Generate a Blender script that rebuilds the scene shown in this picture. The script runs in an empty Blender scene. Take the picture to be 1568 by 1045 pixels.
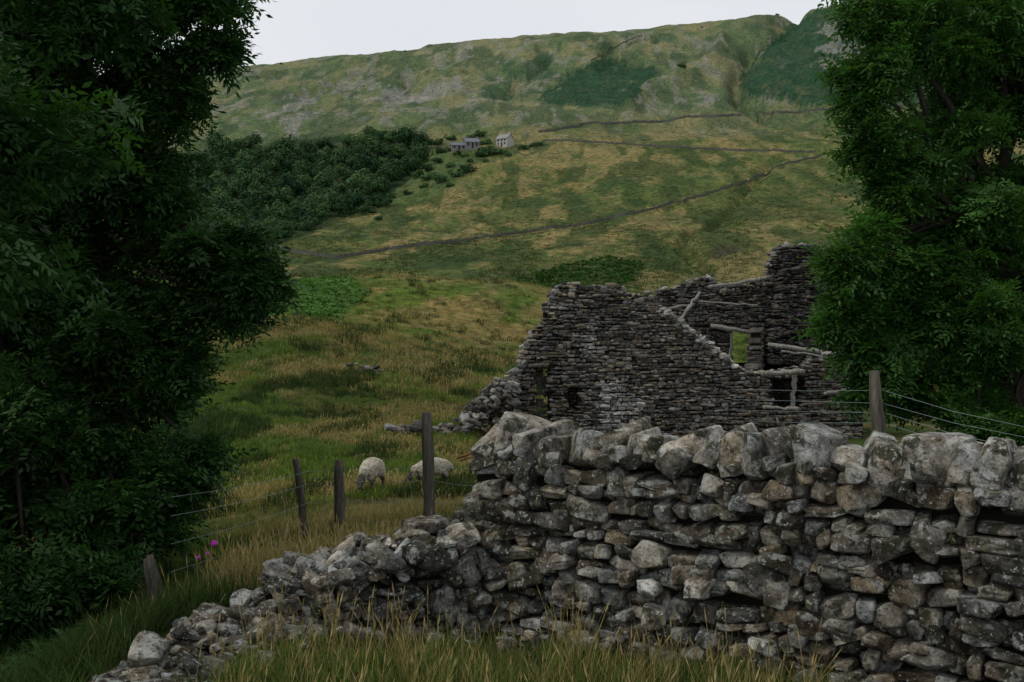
import bpy, math, numpy as np
from mathutils import Vector, Euler
rng = np.random.default_rng(7)
F=1742.0; CX=784.0; CY=522.5     # focal length and centre in image pixels: image coordinates -> metres at a chosen depth
def S(px,py,d): return np.array([(px-CX)/F*d, d, (CY-py)/F*d])  # world point from image pixel coordinates and a chosen depth
scene=bpy.context.scene
# ------------------------------------------------------------ camera, light, sky
cam=bpy.data.cameras.new("camera"); camo=bpy.data.objects.new("camera",cam); scene.collection.objects.link(camo)
camo.location=(0,0,0); camo.rotation_euler=(math.radians(90),0,0); cam.lens=40; cam.sensor_width=36
cam.clip_start=0.05; cam.clip_end=6000; scene.camera=camo
scene.view_settings.view_transform='Standard'
try: scene.view_settings.look='None'
except: pass
sd=Vector((-0.62,-0.16,0.85)).normalized()
sl=bpy.data.lights.new("sun",'SUN'); sl.energy=1.5; sl.angle=math.radians(10); sl.color=(1,.95,.86)
so=bpy.data.objects.new("sun",sl); scene.collection.objects.link(so); so.location=(-20,-10,40)
so.rotation_euler=sd.to_track_quat('Z','Y').to_euler()
w=bpy.data.worlds.new("World"); scene.world=w; w.use_nodes=True; nt=w.node_tree; nt.nodes.clear()
o=nt.nodes.new("ShaderNodeOutputWorld"); bg=nt.nodes.new("ShaderNodeBackground"); sk=nt.nodes.new("ShaderNodeTexSky")
sk.sky_type='NISHITA'; sk.sun_disc=False; sk.sun_elevation=math.asin(sd.z); sk.sun_rotation=math.atan2(sd.x,sd.y); sk.dust_density=3
mx=nt.nodes.new("ShaderNodeMix"); mx.data_type='RGBA'; mx.inputs[0].default_value=0.92
tcw=nt.nodes.new("ShaderNodeTexCoord"); nzw=nt.nodes.new("ShaderNodeTexNoise"); nzw.inputs['Scale'].default_value=3; nzw.inputs['Detail'].default_value=4
rw=nt.nodes.new("ShaderNodeValToRGB"); rw.color_ramp.elements[0].position=.3; rw.color_ramp.elements[1].position=.7
rw.color_ramp.elements[0].color=(7.9,8.2,8.6,1); rw.color_ramp.elements[1].color=(8.6,8.8,9.1,1)
nt.links.new(tcw.outputs['Generated'],nzw.inputs['Vector']); nt.links.new(nzw.outputs['Fac'],rw.inputs[0])
nt.links.new(sk.outputs[0],mx.inputs[6]); nt.links.new(rw.outputs[0],mx.inputs[7]); nt.links.new(mx.outputs[2],bg.inputs[0])
bg.inputs[1].default_value=0.1; nt.links.new(bg.outputs[0],o.inputs[0])
# ------------------------------------------------------------ noise
def vn(x,y,seed=0):
    xi=np.floor(x).astype(np.int64); yi=np.floor(y).astype(np.int64); fx=x-xi; fy=y-yi
    fx=fx*fx*(3-2*fx); fy=fy*fy*(3-2*fy)
    def h(a,b):
        n=(a*374761393+b*668265263+seed*974634777)&0xffffffff
        n=((n^(n>>13))*1274126177)&0xffffffff
        n=n^(n>>16); return (n&0xffff)/65535.0
    return (h(xi,yi)*(1-fx)+h(xi+1,yi)*fx)*(1-fy)+(h(xi,yi+1)*(1-fx)+h(xi+1,yi+1)*fx)*fy
def fbm(x,y,seed=0,o=4):
    s=0;a=.5;t=0
    for i in range(o): s=s+a*vn(x*2**i,y*2**i,seed+i*17); t+=a; a*=.5
    return s/t
def sstep(a,b,x):
    t=np.clip((x-a)/(b-a),0,1); return t*t*(3-2*t)
# ------------------------------------------------------------ terrain heightfield
COL=np.array([-2500,-700,0,200,430,600,780,1000,1300,1568,2300,4000.])
def zc(v): return np.array(v,float)
tab=[]
for d,zz in [(.5,[-1.7]*10),(3,[-1.8,-1.75]+[-1.74]*8),
 (5,[-2.2,-1.95,-1.85,-1.78,-1.79,-1.82,-1.84,-1.84,-1.9,-1.95]),
 (7,[-2.6,-2.35,-1.9,-1.75,-1.82,-1.89,-1.83,-1.85,-1.9,-1.95]),
 (9,[-3.1,-2.8,-2.4,-1.98,-2.0,-2.1,-2.1,-2.1,-2.1,-2.2])]: tab.append((d,zc(zz)))
for d,rr in [(15,[1000,940,885,845,825,815,810,800,790,780]),(30,[860,840,800,762,752,750,750,750,740,730]),
 (45,[760,740,700,670,664,662,672,676,676,665]),(65,[680,640,600,575,590,615,640,645,645,620]),
 (90,[600,560,515,490,513,555,600,600,600,600]),(112,[600,570,530,505,530,575,605,600,595,590]),
 (150,[560,520,500,472,492,520,545,545,530,520]),(185,[520,480,452,432,426,434,478,500,495,490]),
 (215,[515,475,452,438,434,442,470,480,475,470]),(260,[480,450,428,414,416,420,425,430,430,430]),
 (340,[430,400,385,380,378,372,360,350,345,350]),(440,[380,350,345,345,335,318,300,290,285,280]),
 (560,[300,270,270,290,275,245,235,225,220,215]),(700,[220,200,205,215,200,190,185,165,160,150]),
 (900,[172,155,155,150,138,122,112,85,75,60]),(1150,[140,132,118,100,78,56,43,8,-14,-60]),
 (1400,[160,150,140,125,105,88,72,40,20,-30])]: tab.append((d,(CY-zc(rr))/F*d))
LD=np.log([t[0] for t in tab]); Z=np.array([t[1] for t in tab]); Z=np.concatenate([Z[:,:1],Z,Z[:,-1:]],1)
def pchip(x,Y,xq):
    h=np.diff(x)[:,None]; dl=np.diff(Y,axis=0)/h
    m=np.zeros_like(Y); a=dl[:-1]; b=dl[1:]
    with np.errstate(all='ignore'): hm=2*a*b/(a+b)
    m[1:-1]=np.where(a*b>0,hm,0); m[0]=dl[0]; m[-1]=dl[-1]
    i=np.clip(np.searchsorted(x,xq)-1,0,len(x)-2); t=((xq-x[i])/(x[i+1]-x[i]))[:,None]; hh=(x[i+1]-x[i])[:,None]
    return (2*t**3-3*t**2+1)*Y[i]+(t**3-2*t**2+t)*hh*m[i]+(-2*t**3+3*t**2)*Y[i+1]+(t**3-t**2)*hh*m[i+1]
PX=np.concatenate([np.linspace(-2500,-200,60)[:-1],np.linspace(-200,1800,900),np.linspace(1800,4000,60)[1:]])
DD=np.exp(np.linspace(math.log(.5),math.log(1400),960))
Zb=pchip(LD,Z,np.log(DD)); Zb=pchip(COL,Zb.T,PX).T
PXg,DDg=np.meshgrid(PX,DD); X=(PXg-CX)/F*DDg; Y=DDg
rowb=CY-Zb/DDg*F
far=sstep(230,420,Y)
Zt=Zb.copy()
Zt+=far*((fbm(X/110,Y/110,1)-.5)*10)+sstep(560,800,Y)*(np.abs(fbm(X/42+fbm(X/120,Y/120,9)*2.5,Y/170,2)-.5)*-24+4)*(1-.5*sstep(1000,1150,Y))
Zt+=sstep(560,700,Y)*(np.abs(fbm(X/90,Y/22,41)-.5)*-8)
Zt+=sstep(230,330,Y)*(1-.5*sstep(500,700,Y))*((fbm(X/9+Y/60,Y/22,44)-.5)*2.4)
Zt+=sstep(60,200,Y)*((fbm(X/22,Y/30,3)-.5)*2.6)
Zt+=sstep(20,60,Y)*((fbm(X/5,Y/6,4,3)-.5)*.9)
Zt+=sstep(8,14,Y)*((fbm(X/1.6,Y/1.8,5,3)-.5)*.24)+(fbm(X/.4,Y/.4,6,2)-.5)*.05
def seg_dist(px,py,pl):
    best=np.full(px.shape,1e9)
    for (ax,ay),(bx,by) in zip(pl[:-1],pl[1:]):
        vx,vy=bx-ax,by-ay; t=np.clip(((px-ax)*vx+(py-ay)*vy)/(vx*vx+vy*vy+1e-9),0,1)
        best=np.minimum(best,np.hypot(px-ax-t*vx,py-ay-t*vy))
    return best
wx=(fbm(X/40,Y/40,30)-.5); 
for pl,wd,dep in [([(1225,20),(1185,45),(1150,80),(1128,115),(1135,150),(1170,165)],12,15),
                  ([(1000,60),(945,75),(915,100)],7,8),([(560,105),(500,125),(455,150)],8,8),([(840,95),(800,120),(760,150)],7,6),
                  ([(1110,60),(1095,100),(1010,140),(970,170)],10,-9),([(700,80),(640,110),(600,150)],9,7),([(1060,345),(1045,380),(1085,410)],9,3.0),([(1180,240),(1120,300),(1090,345)],8,3.6),([(860,260),(760,310),(690,345)],7,2.4)]:
    q=seg_dist(PXg+wx*25,rowb+wx*10,pl); Zt-=dep*np.exp(-(q/wd)**2)*(Y>230)
rowt=CY-Zt/DDg*F
def pip(px,py,poly):
    r=np.zeros(px.shape,bool); n=len(poly)
    for i in range(n):
        x1,y1=poly[i]; x2,y2=poly[(i+1)%n]
        if y1==y2: continue
        c=((y1>py)!=(y2>py))&(px<(x2-x1)*(py-y1)/(y2-y1)+x1); r^=c
    return r
def C(*a): return np.array(a)
n1=fbm(X/60,Y/90,11); n2=fbm(X/14,Y/26,12); n3=fbm(X/3.5,Y/5,13,3)
def mixc(a,b,t): return a*(1-t[...,None])+b*t[...,None]
g=mixc(C(.088,.120,.032)+0*X[...,None],C(.21,.172,.068),sstep(.42,.60,.25*n1+.4*n2+.35*n3+.005))
g=mixc(g,C(.042,.072,.020),sstep(.50,.60,fbm(X/8,Y/26,14))*.8)
up=sstep(560,760,Y); gu=mixc(C(.094,.132,.060)+0*X[...,None],C(.172,.170,.085),sstep(.42,.6,.5*n2+.5*fbm(X/30,Y/60,15)))  # upper slopes cooler and muted: distance haze mixed into the ground colour
gu=mixc(gu,C(.055,.088,.045),sstep(.48,.60,fbm(X/14,Y/50,19))*.8)
gu=mixc(gu,C(.20,.195,.165),sstep(.60,.66,fbm(X/9,Y/30,43))*.65)
g=mixc(g,gu,up)
mid=1-sstep(150,230,Y); gm=mixc(C(.055,.090,.018)+0*X[...,None],C(.165,.13,.048),sstep(.42,.62,.5*fbm(X/7,Y/10,16)+.5*fbm(X/2,Y/2.5,17)))
g=mixc(g,gm,mid)
hol=np.exp(-(((PXg-330)/150)**2+((rowt-660)/90)**2))*(Y<90); g=mixc(g,C(.04,.095,.016),np.clip(hol*1.1,0,1))
hill2=sstep(105,125,Y)*(1-sstep(196,206,Y)); g=mixc(g,mixc(C(.098,.150,.022)+0*X[...,None],C(.22,.175,.062),sstep(.5,.6,n2*.6+n3*.4)),hill2)
g=mixc(g,C(.27,.215,.085),np.exp(-((Y-186)/9)**2)*.75*(n3>.42))
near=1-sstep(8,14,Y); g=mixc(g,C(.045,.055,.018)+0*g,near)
w1=(fbm(X/25,Y/40,21)-.5)*60; w2=(fbm(X/25,Y/40,22)-.5)*26; w3=(fbm(X/7,Y/12,23)-.5)*22
def patch(poly,col,d0,d1,k=1.0,a=.95):
    global g
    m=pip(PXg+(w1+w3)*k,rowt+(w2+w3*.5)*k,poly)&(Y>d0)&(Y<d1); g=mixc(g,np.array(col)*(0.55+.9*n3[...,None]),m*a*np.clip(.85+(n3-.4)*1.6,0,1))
    return m
BR=(.015,.054,.027)
patch([(840,140),(870,110),(930,93),(1005,98),(1010,130),(960,160),(900,164),(838,158)],BR,600,1400)
patch([(770,100),(840,86),(850,115),(790,124)],(.034,.078,.038),600,1400,a=.85)
patch([(740,130),(800,122),(790,152),(740,158)],(.04,.085,.04),600,1400,a=.7)
patch([(1155,85),(1200,45),(1250,18),(1330,5),(1500,40),(1500,160),(1220,162),(1150,150),(1128,120)],BR,600,1400,.6)
patch([(785,428),(850,408),(930,393),(990,403),(975,428),(900,452),(800,445)],(.03,.07,.02),200,340,.6)
patch([(600,390),(680,385),(740,400),(700,412),(610,408)],(.04,.075,.02),200,400,.6,.8)
patch([(900,290),(960,275),(1000,285),(940,300)],(.05,.088,.024),300,700,1,.8); patch([(1000,395),(1080,370),(1130,385),(1040,420)],(.045,.075,.02),235,500,.6,.8)
patch([(1110,325),(1200,300),(1290,310),(1290,345),(1150,345)],(.058,.082,.026),235,500,.8,.7)
patch([(385,440),(415,412),(520,412),(565,450),(520,490),(430,492),(385,485)],(.07,.15,.032),95,240,.5)
patch([(560,235),(650,225),(720,245),(690,290),(600,320),(565,300)],(.065,.112,.036),300,700,.6,.8)
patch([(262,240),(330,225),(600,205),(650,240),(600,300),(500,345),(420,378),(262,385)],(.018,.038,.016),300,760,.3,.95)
for p in [[(600,150),(700,120),(730,140),(640,165)],[(430,190),(480,160),(470,205),(440,215)],[(370,190),(440,150),(480,135),(450,175)],[(1255,40),(1310,30),(1310,115),(1265,110)],[(690,70),(720,66),(720,80),(690,84)],[(500,130),(560,126),(560,140),(510,142)],[(1055,140),(1090,146),(1080,155),(1060,152)],[(560,150),(640,130),(660,150),(590,175)]]:
    patch(p,(.20,.195,.185),500,1400,1.3,.75)
patch([(1085,385),(1120,374),(1140,384),(1100,398)],(.06,.055,.04),235,500,.3,.9)
lum=g@np.array([.25,.65,.1]); g=g*.93+lum[...,None]*.07
g=np.clip(g,0.004,1)
ND,NX=X.shape
def mesh_np(name,V,Fq,cols=None,smooth=True,mat=None,parent=None,alpha=None,sharp=None,mats=None,midx=None,val=True):
    V=np.asarray(V,dtype=np.float32).reshape(-1,3); Fq=np.asarray(Fq,dtype=np.int32); k=Fq.shape[1]
    me=bpy.data.meshes.new(name); me.vertices.add(len(V)); me.vertices.foreach_set('co',V.ravel())
    me.loops.add(Fq.size); me.loops.foreach_set('vertex_index',Fq.ravel())
    me.polygons.add(len(Fq)); me.polygons.foreach_set('loop_start',np.arange(0,Fq.size,k,dtype=np.int32))
    try: me.polygons.foreach_set('loop_total',np.full(len(Fq),k,dtype=np.int32))
    except: pass
    me.polygons.foreach_set('use_smooth',np.full(len(Fq),smooth,dtype=bool))
    if mats:
        for m_ in mats: me.materials.append(m_)
        me.polygons.foreach_set('material_index',np.asarray(midx,np.int32))
    me.update(calc_edges=True)
    if val: me.validate()
    if cols is not None:
        a=me.color_attributes.new('Col','FLOAT_COLOR','POINT'); c=np.ones((len(V),4),np.float32); c[:,:3]=cols
        if alpha is not None: c[:,3]=alpha
        a.data.foreach_set('color',c.ravel())
    if mat: me.materials.append(mat)
    if sharp:
        try: me.set_sharp_from_angle(angle=math.radians(sharp))
        except Exception as e_: print(e_)
    ob=bpy.data.objects.new(name,me); scene.collection.objects.link(ob)
    if parent: ob.parent=parent
    return ob
# ------------------------------------------------------------ materials
class M:
    def __init__(s,name,rough=.9,spec=.2,stone=False):
        s.m=bpy.data.materials.new(name); s.m.use_nodes=True; s.t=s.m.node_tree; s.b=s.t.nodes['Principled BSDF']
        s.b.inputs['Roughness'].default_value=rough; s.b.inputs['Specular IOR Level'].default_value=spec
        s.tc=s.n("ShaderNodeTexCoord"); s.vec=s.tc.outputs['Object']
        if stone:
            a=s.n("ShaderNodeAttribute"); a.attribute_name='Col'; q=s.n("ShaderNodeVectorMath"); q.operation='ADD'; k=s.n("ShaderNodeMath"); k.operation='MULTIPLY'; k.inputs[1].default_value=60
            s.l(a.outputs['Alpha'],k.inputs[0]); s.l(s.vec,q.inputs[0]); s.l(k.outputs[0],q.inputs[1]); s.vec=q.outputs[0]
    def n(s,t): return s.t.nodes.new(t)
    def l(s,a,b): s.t.links.new(a,b)
    def noise(s,scale,detail=5,rough=.6,stretch=None):
        q=s.n("ShaderNodeTexNoise"); q.inputs['Scale'].default_value=scale; q.inputs['Detail'].default_value=detail; q.inputs['Roughness'].default_value=rough
        src=s.vec
        if stretch:
            mp=s.n("ShaderNodeMapping"); mp.inputs['Scale'].default_value=stretch; s.l(src,mp.inputs[0]); src=mp.outputs[0]
        s.l(src,q.inputs['Vector']); return q.outputs['Fac']
    def ramp(s,f,stops):
        r=s.n("ShaderNodeValToRGB"); e=r.color_ramp.elements
        while len(e)<len(stops): e.new(.5)
        for x,(p,c) in zip(e,stops): x.position=p; x.color=(c if len(c)==4 else tuple(c)+(1,))
        s.l(f,r.inputs[0]); return r.outputs[0]
    def mix(s,f,a,b,mode='MIX'):
        q=s.n("ShaderNodeMix"); q.data_type='RGBA'; q.blend_type=mode
        for i,v in ((0,f),(6,a),(7,b)):
            if hasattr(v,'links'): s.l(v,q.inputs[i])
            elif i==0: q.inputs[0].default_value=v
            else: q.inputs[i].default_value=tuple(v)+(1,)
        return q.outputs[2]
    def attr(s,nm='Col'):
        a=s.n("ShaderNodeAttribute"); a.attribute_name=nm; return a.outputs['Color']
    def col(s,v):
        if hasattr(v,'links'): s.l(v,s.b.inputs['Base Color'])
        else: s.b.inputs['Base Color'].default_value=tuple(v)+(1,)
    def bump(s,h,dist,st=1.0,prev=None):
        b=s.n("ShaderNodeBump"); b.inputs['Distance'].default_value=dist; b.inputs['Strength'].default_value=st
        s.l(h,b.inputs['Height'])
        if prev: s.l(prev,b.inputs['Normal'])
        s.l(b.outputs[0],s.b.inputs['Normal']); return b.outputs[0]
G3=lambda v:(v,v,v)
mt=M("moorland_grass",.95,.05)
c=mt.attr(); c=mt.mix(1,c,mt.ramp(mt.noise(.5,9,.78),[(.37,G3(.36)),(.63,G3(1.6))]),'MULTIPLY')
c=mt.mix(1,c,mt.ramp(mt.noise(.09,7,.7,stretch=(1,.45,1)),[(.35,(.66,.78,.75)),(.65,(1.26,1.18,1.05))]),'MULTIPLY')
mt.col(c); mt.bump(mt.noise(.7,8,.75),1.4,1)
ms=M("limestone",.95,.08,True)
c=ms.attr()
c=ms.mix(1,c,ms.ramp(ms.noise(7,9,.72),[(.37,G3(.26)),(.5,G3(.88)),(.61,G3(1.8))]),'MULTIPLY')
c=ms.mix(1,c,ms.ramp(ms.noise(3.5,4,.6),[(.38,(1.08,.97,.80)),(.6,(.96,1,1.02))]),'MULTIPLY')
c=ms.mix(ms.ramp(ms.noise(11,7,.65),[(.55,G3(0)),(.60,G3(.8))]),c,(.31,.32,.295))
c=ms.mix(ms.ramp(ms.noise(6,6,.65),[(.54,G3(0)),(.60,G3(.88))]),c,(.024,.028,.016))
c=ms.mix(ms.ramp(ms.noise(9,5,.65),[(.62,G3(0)),(.68,G3(.6))]),c,(.13,.135,.05))
c=ms.mix(ms.ramp(ms.noise(32,4,.65),[(.60,G3(0)),(.64,G3(.75))]),c,(.45,.46,.43))
c=ms.mix(ms.ramp(ms.noise(50,4,.6),[(.58,G3(0)),(.63,G3(.7))]),c,(.018,.018,.015))
ms.col(c); pb_=ms.bump(ms.noise(8,6,.65),.05,1); ms.bump(ms.noise(35,10,.78),.016,1,pb_)
mr=M("ruin_stone",.97,.05,True)
c=mr.attr(); c=mr.mix(1,c,mr.ramp(mr.noise(3,8,.75),[(.36,G3(.4)),(.64,G3(1.7))]),'MULTIPLY')
c=mr.mix(mr.ramp(mr.noise(4,6,.7),[(.60,G3(0)),(.66,G3(.5))]),c,(.24,.235,.21)); mr.col(c); mr.bump(mr.noise(9,8,.7),.06,1)
mc=M("wall_core",1,0); mc.col((.014,.013,.011))  # near-black fill, painting deep shadow into the gaps between stones
mw=M("weathered_wood",.85,.1)
mw.col(mw.ramp(mw.noise(6,8,.7,stretch=(4,4,.5)),[(.3,(.035,.031,.025)),(.55,(.10,.09,.072)),(.75,(.22,.21,.18))])); mw.bump(mw.noise(20,6,.7,stretch=(4,4,.3)),.01)
mbk=M("bark",.95,.05); mbk.col(mbk.ramp(mbk.noise(7,8,.7,stretch=(1,1,.3)),[(.3,(.014,.013,.010)),(.7,(.055,.048,.038))])); mbk.bump(mbk.noise(18,6,.7,stretch=(1,1,.25)),.03)
def leafmat(name,a,b,trans=.35,spec=.25,rough=.55):
    m=M(name,rough,spec); c=m.ramp(m.attr('rnd'),[(0,a),(1,b)]); m.col(c)
    if trans>0:
        tr=m.n("ShaderNodeBsdfTranslucent"); m.l(m.mix(1,c,(1.3,1.5,.6),'MULTIPLY'),tr.inputs[0]); ms_=m.n("ShaderNodeMixShader"); ms_.inputs[0].default_value=trans
        out=m.t.nodes['Material Output']; m.l(m.b.outputs[0],ms_.inputs[1]); m.l(tr.outputs[0],ms_.inputs[2]); m.l(ms_.outputs[0],out.inputs['Surface'])
    return m.m
LEAF_L=leafmat("ash_leaf_shade_tone",(.010,.030,.009),(.036,.098,.019),.28,.2,.6)  # left tree's leaf colour lowered to deepen the crown shadows
LEAF_R=leafmat("ash_leaf",(.015,.048,.011),(.062,.155,.027),.35,.2,.6)
GREEN=leafmat("grass_green",(.05,.085,.018),(.098,.145,.034),.25,.05,.9)
GREENH=leafmat("grass_upland",(.085,.125,.022),(.15,.19,.042),.25,.05,.9)
GOLD=leafmat("grass_seed_straw",(.16,.13,.05),(.34,.265,.12),.2,.05,.9)
RUSH=leafmat("rush_dark",(.020,.038,.011),(.05,.072,.022),.15,.05,.9)
MOOR=leafmat("moor_rush",(.042,.068,.02),(.085,.11,.036),0,.05,.9)
MOORG=leafmat("moor_straw",(.15,.13,.055),(.25,.205,.088),0,.05,.9)
WOOD=leafmat("woodland_leaf",(.008,.030,.014),(.066,.125,.044),0,.05,.9)
FERN=leafmat("bracken_frond",(.02,.055,.012),(.04,.10,.02),.2,.05,.8)
FERNB=leafmat("bracken_frond_bright",(.06,.14,.03),(.11,.22,.052),.2,.05,.8)
idx=np.arange(ND*NX).reshape(ND,NX)
Fq=np.stack([idx[:-1,:-1],idx[:-1,1:],idx[1:,1:],idx[1:,:-1]],-1).reshape(-1,4)
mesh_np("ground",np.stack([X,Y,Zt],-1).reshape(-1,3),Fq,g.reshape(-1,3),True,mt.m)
def gz(x,y):
    x=np.atleast_1d(np.asarray(x,float)); y=np.atleast_1d(np.asarray(y,float))
    px=x/y*F+CX; ix=np.clip(np.interp(px,PX,np.arange(NX)),0,NX-1.001); iy=np.clip(np.interp(np.log(y),np.log(DD),np.arange(ND)),0,ND-1.001)
    a=ix.astype(int); b=iy.astype(int); fx=ix-a; fy=iy-b
    return (Zt[b,a]*(1-fx)+Zt[b,a+1]*fx)*(1-fy)+(Zt[b+1,a]*(1-fx)+Zt[b+1,a+1]*fx)*fy
def ghit(px,row,d0=235,d1=1200):
    ds=DD[(DD>d0)&(DD<d1)]; x=(px-CX)/F*ds; r=CY-gz(x,ds)/ds*F
    k=np.argmax(r<=row) if (r<=row).any() else len(ds)-1
    d=ds[k]; return (px-CX)/F*d,d,float(gz((px-CX)/F*d,d)[0])
# ------------------------------------------------------------ stones
def cubegrid(n):
    L=np.linspace(-1,1,n+1); vs={};V=[];Fc=[]
    def vid(p):
        k=tuple(np.round(p,5))
        if k not in vs: vs[k]=len(V); V.append(p)
        return vs[k]
    for ax in range(3):
        for sg in (-1,1):
            for i in range(n):
                for j in range(n):
                    q=[]
                    for (a,b) in ((i,j),(i+1,j),(i+1,j+1),(i,j+1)):
                        p=[0,0,0]; p[ax]=sg; p[(ax+1)%3]=L[a]; p[(ax+2)%3]=L[b]; q.append(vid(tuple(p)))
                    if sg<0: q=q[::-1]
                    Fc.append(q)
    return np.array(V,float),np.array(Fc)
CG={n:cubegrid(n) for n in (3,5,10)}
def rotm(e):
    e=np.asarray(e,float); cx,cy,cz=np.cos(e).T; sx,sy,sz=np.sin(e).T; R=np.zeros((len(e),3,3))
    R[:,0,0]=cy*cz;R[:,0,1]=cz*sx*sy-cx*sz;R[:,0,2]=cx*cz*sy+sx*sz
    R[:,1,0]=cy*sz;R[:,1,1]=cx*cz+sx*sy*sz;R[:,1,2]=cx*sy*sz-cz*sx
    R[:,2,0]=-sy;R[:,2,1]=cy*sx;R[:,2,2]=cx*cy; return R
def stones(name,pos,size,rot,cols,n=5,mat=None,parent=None,pw=5,cuts=9,cut=(.72,1.0),rough=.05,smooth=True,frame=None,sharp=None):
    pos=np.array(pos);size=np.array(size);rot=np.array(rot);cols=np.array(cols); N=len(pos)
    B,Fc=CG[n]; B=B/(np.sum(np.abs(B)**pw,1)**(1/pw))[:,None]
    V=np.repeat(B[None],N,0)
    V[:,:,0]*=1+rng.normal(size=(N,1))*.10*V[:,:,2]; V[:,:,2]*=1+rng.normal(size=(N,1))*.14*V[:,:,0]; V[:,:,2]+=rng.normal(size=(N,1))*.08*V[:,:,0]
    for k in range(cuts):
        nn=rng.normal(size=(N,3)); nn/=np.linalg.norm(nn,axis=1)[:,None]
        sup=np.max(np.einsum('vj,nj->nv',B,nn),1); dd=sup*rng.uniform(cut[0],cut[1],N)
        e=np.einsum('nvj,nj->nv',V,nn)-dd[:,None]; V-=np.maximum(e,0)[...,None]*nn[:,None,:]
    for k in range(5):
        fr=rng.normal(size=(N,3))*(1.6+k*2.4); ph=rng.uniform(0,6.28,N)
        s_=np.sin(np.einsum('nvj,nj->nv',V,fr)+ph[:,None]); V*=1+(rough/(1+k*.5))*s_[...,None]
    V=V*(size[:,None,:]/2); V=np.einsum('nij,nvj->nvi',rotm(rot),V)+pos[:,None,:]
    if frame is not None: V=frame(V.reshape(-1,3))
    nv=len(B); Fa=(Fc[None]+(np.arange(N)*nv)[:,None,None]).reshape(-1,4)
    return mesh_np(name,V.reshape(-1,3),Fa,np.repeat(cols,nv,0),smooth,mat,parent,alpha=np.repeat(rng.random(N),nv),sharp=sharp,val=False)
def stonecols(N,lo=.10,hi=.34,warm=.5,pw=1.4):
    v=lo+(hi-lo)*rng.random(N)**pw; t=rng.random(N)[:,None]**1.5*warm
    a=np.array([.99,.99,.96]); b=np.array([1.15,.94,.66]); return v[:,None]*(a*(1-t)+b*t)
def coursed(L,top,bot,thick,wr,hr,opens=(),faces=2,jit=.02,rj=.08,big=.12):
    P=[];SZ=[];R=[]
    offs=[(0,thick)] if faces==1 else [(-thick*.27,thick*.52),(thick*.27,thick*.5)]
    for off,dep in offs:
        h=min(bot(s) for s in np.linspace(0,L,20))-.05; hmax=max(top(s) for s in np.linspace(0,L,60))
        while h<hmax:
            ch=rng.uniform(*hr); s=rng.uniform(-.1,.05); ph=rng.uniform(0,6)
            while s<L:
                wd=wr[0]+(wr[1]-wr[0])*rng.random()**1.5; hh=ch*rng.uniform(.7,1.2)
                if rng.random()<big: hh*=1.7; wd*=1.15
                cs=s+wd/2; cz=h+ch/2+math.sin(cs*2.1+ph)*ch*.3
                t=top(cs); b=bot(cs)
                if cz<t and cz>b-.15 and 0<=cs<=L and not any(a-wd*.25<cs<e+wd*.25 and c_-hh*.3<cz<f+hh*.3 for a,e,c_,f in opens):
                    P.append((cs,off+rng.normal()*jit,cz)); SZ.append((wd*1.08,dep*rng.uniform(.95,1.1),hh*1.15)); R.append(rng.normal(size=3)*np.array([rj,rj,rj]))
                s+=wd
            h+=ch
    return P,SZ,R
def core(name,L,top,bot,th,cs,opens,frame,parent,m=.1):
    V=[];Fc=[]
    s=0
    while s<L:
        b=bot(s+cs/2)-.2
        z=b
        while z<top(s+cs/2)-m:
            z2=min(z+cs,top(s+cs/2)-m); c0=(z+z2)/2; sm=s+cs/2
            if not any(a-.03<sm<e+.03 and c_-.03<c0<f+.03 for a,e,c_,f in opens):
                k=len(V)
                for x in (s,s+cs*1.0):
                    for y in (-th/2,th/2):
                        for zz in (z,z2): V.append((x,y,zz))
                Fc+=[[k+a for a in f] for f in ((0,1,3,2),(4,6,7,5),(0,4,5,1),(2,3,7,6),(0,2,6,4),(1,5,7,3))]
            z=z2+1e-4
        s+=cs
    V=frame(np.array(V,float)); return mesh_np(name,V,Fc,None,False,mc.m,parent)
def mkframe(A,B):
    A=np.array(A,float);B=np.array(B,float); u=(B-A)/np.linalg.norm(B-A); n=np.array([-u[1],u[0]])
    def f(V): 
        V=np.asarray(V); return np.stack([A[0]+u[0]*V[:,0]+n[0]*V[:,1],A[1]+u[1]*V[:,0]+n[1]*V[:,1],V[:,2]],-1)
    return f,np.linalg.norm(B-A),A,u
def empty(name,loc=(0,0,0)):
    e=bpy.data.objects.new(name,None); scene.collection.objects.link(e); e.empty_display_size=.2; return e
# ---- front dry stone wall
fr,L,A,u=mkframe((-.15,7.6),(4.6,4.68))
wall=empty("drystone_wall")
def botf(s):
    p=A+u*s; return float(gz(p[0],p[1])[0])-.03
def topf(s): return np.interp(s,[0,.5,1.5,2.5,3.3,3.9,5.6],[-.74,-.75,-.73,-.72,-.75,-.83,-.87])+.02*math.sin(s*7)
P,SZ,R=coursed(L,topf,botf,.5,(.075,.24),(.05,.105),jit=.034,rj=.15,big=.09)
SHP=dict(pw=9,cuts=11,cut=(.66,1.0),rough=.02,sharp=24)
stones("coursed_stones",P,SZ,R,stonecols(len(P),.055,.27,.8),10,ms.m,wall,frame=fr,**SHP)
core("hearting",L,topf,botf,.30,.2,(),fr,wall)
P=[];SZ=[];R=[]
s=.04
while s<L:
    wd=rng.uniform(.10,.26); hh=rng.uniform(.16,.28)
    P.append((s+wd/2,rng.normal()*.03,topf(s)+hh*.34)); SZ.append((wd*1.12,rng.uniform(.40,.55),hh)); R.append((rng.normal()*.15,rng.normal()*.42,rng.normal()*.3)); s+=wd*.84
s=.1
while s<L:
    wd=rng.uniform(.1,.18); P.append((s,-.2+rng.normal()*.03,topf(s)+.03)); SZ.append((wd,.2,wd*.7)); R.append(rng.normal(size=3)*.4); s+=rng.uniform(.15,.4)
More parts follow.
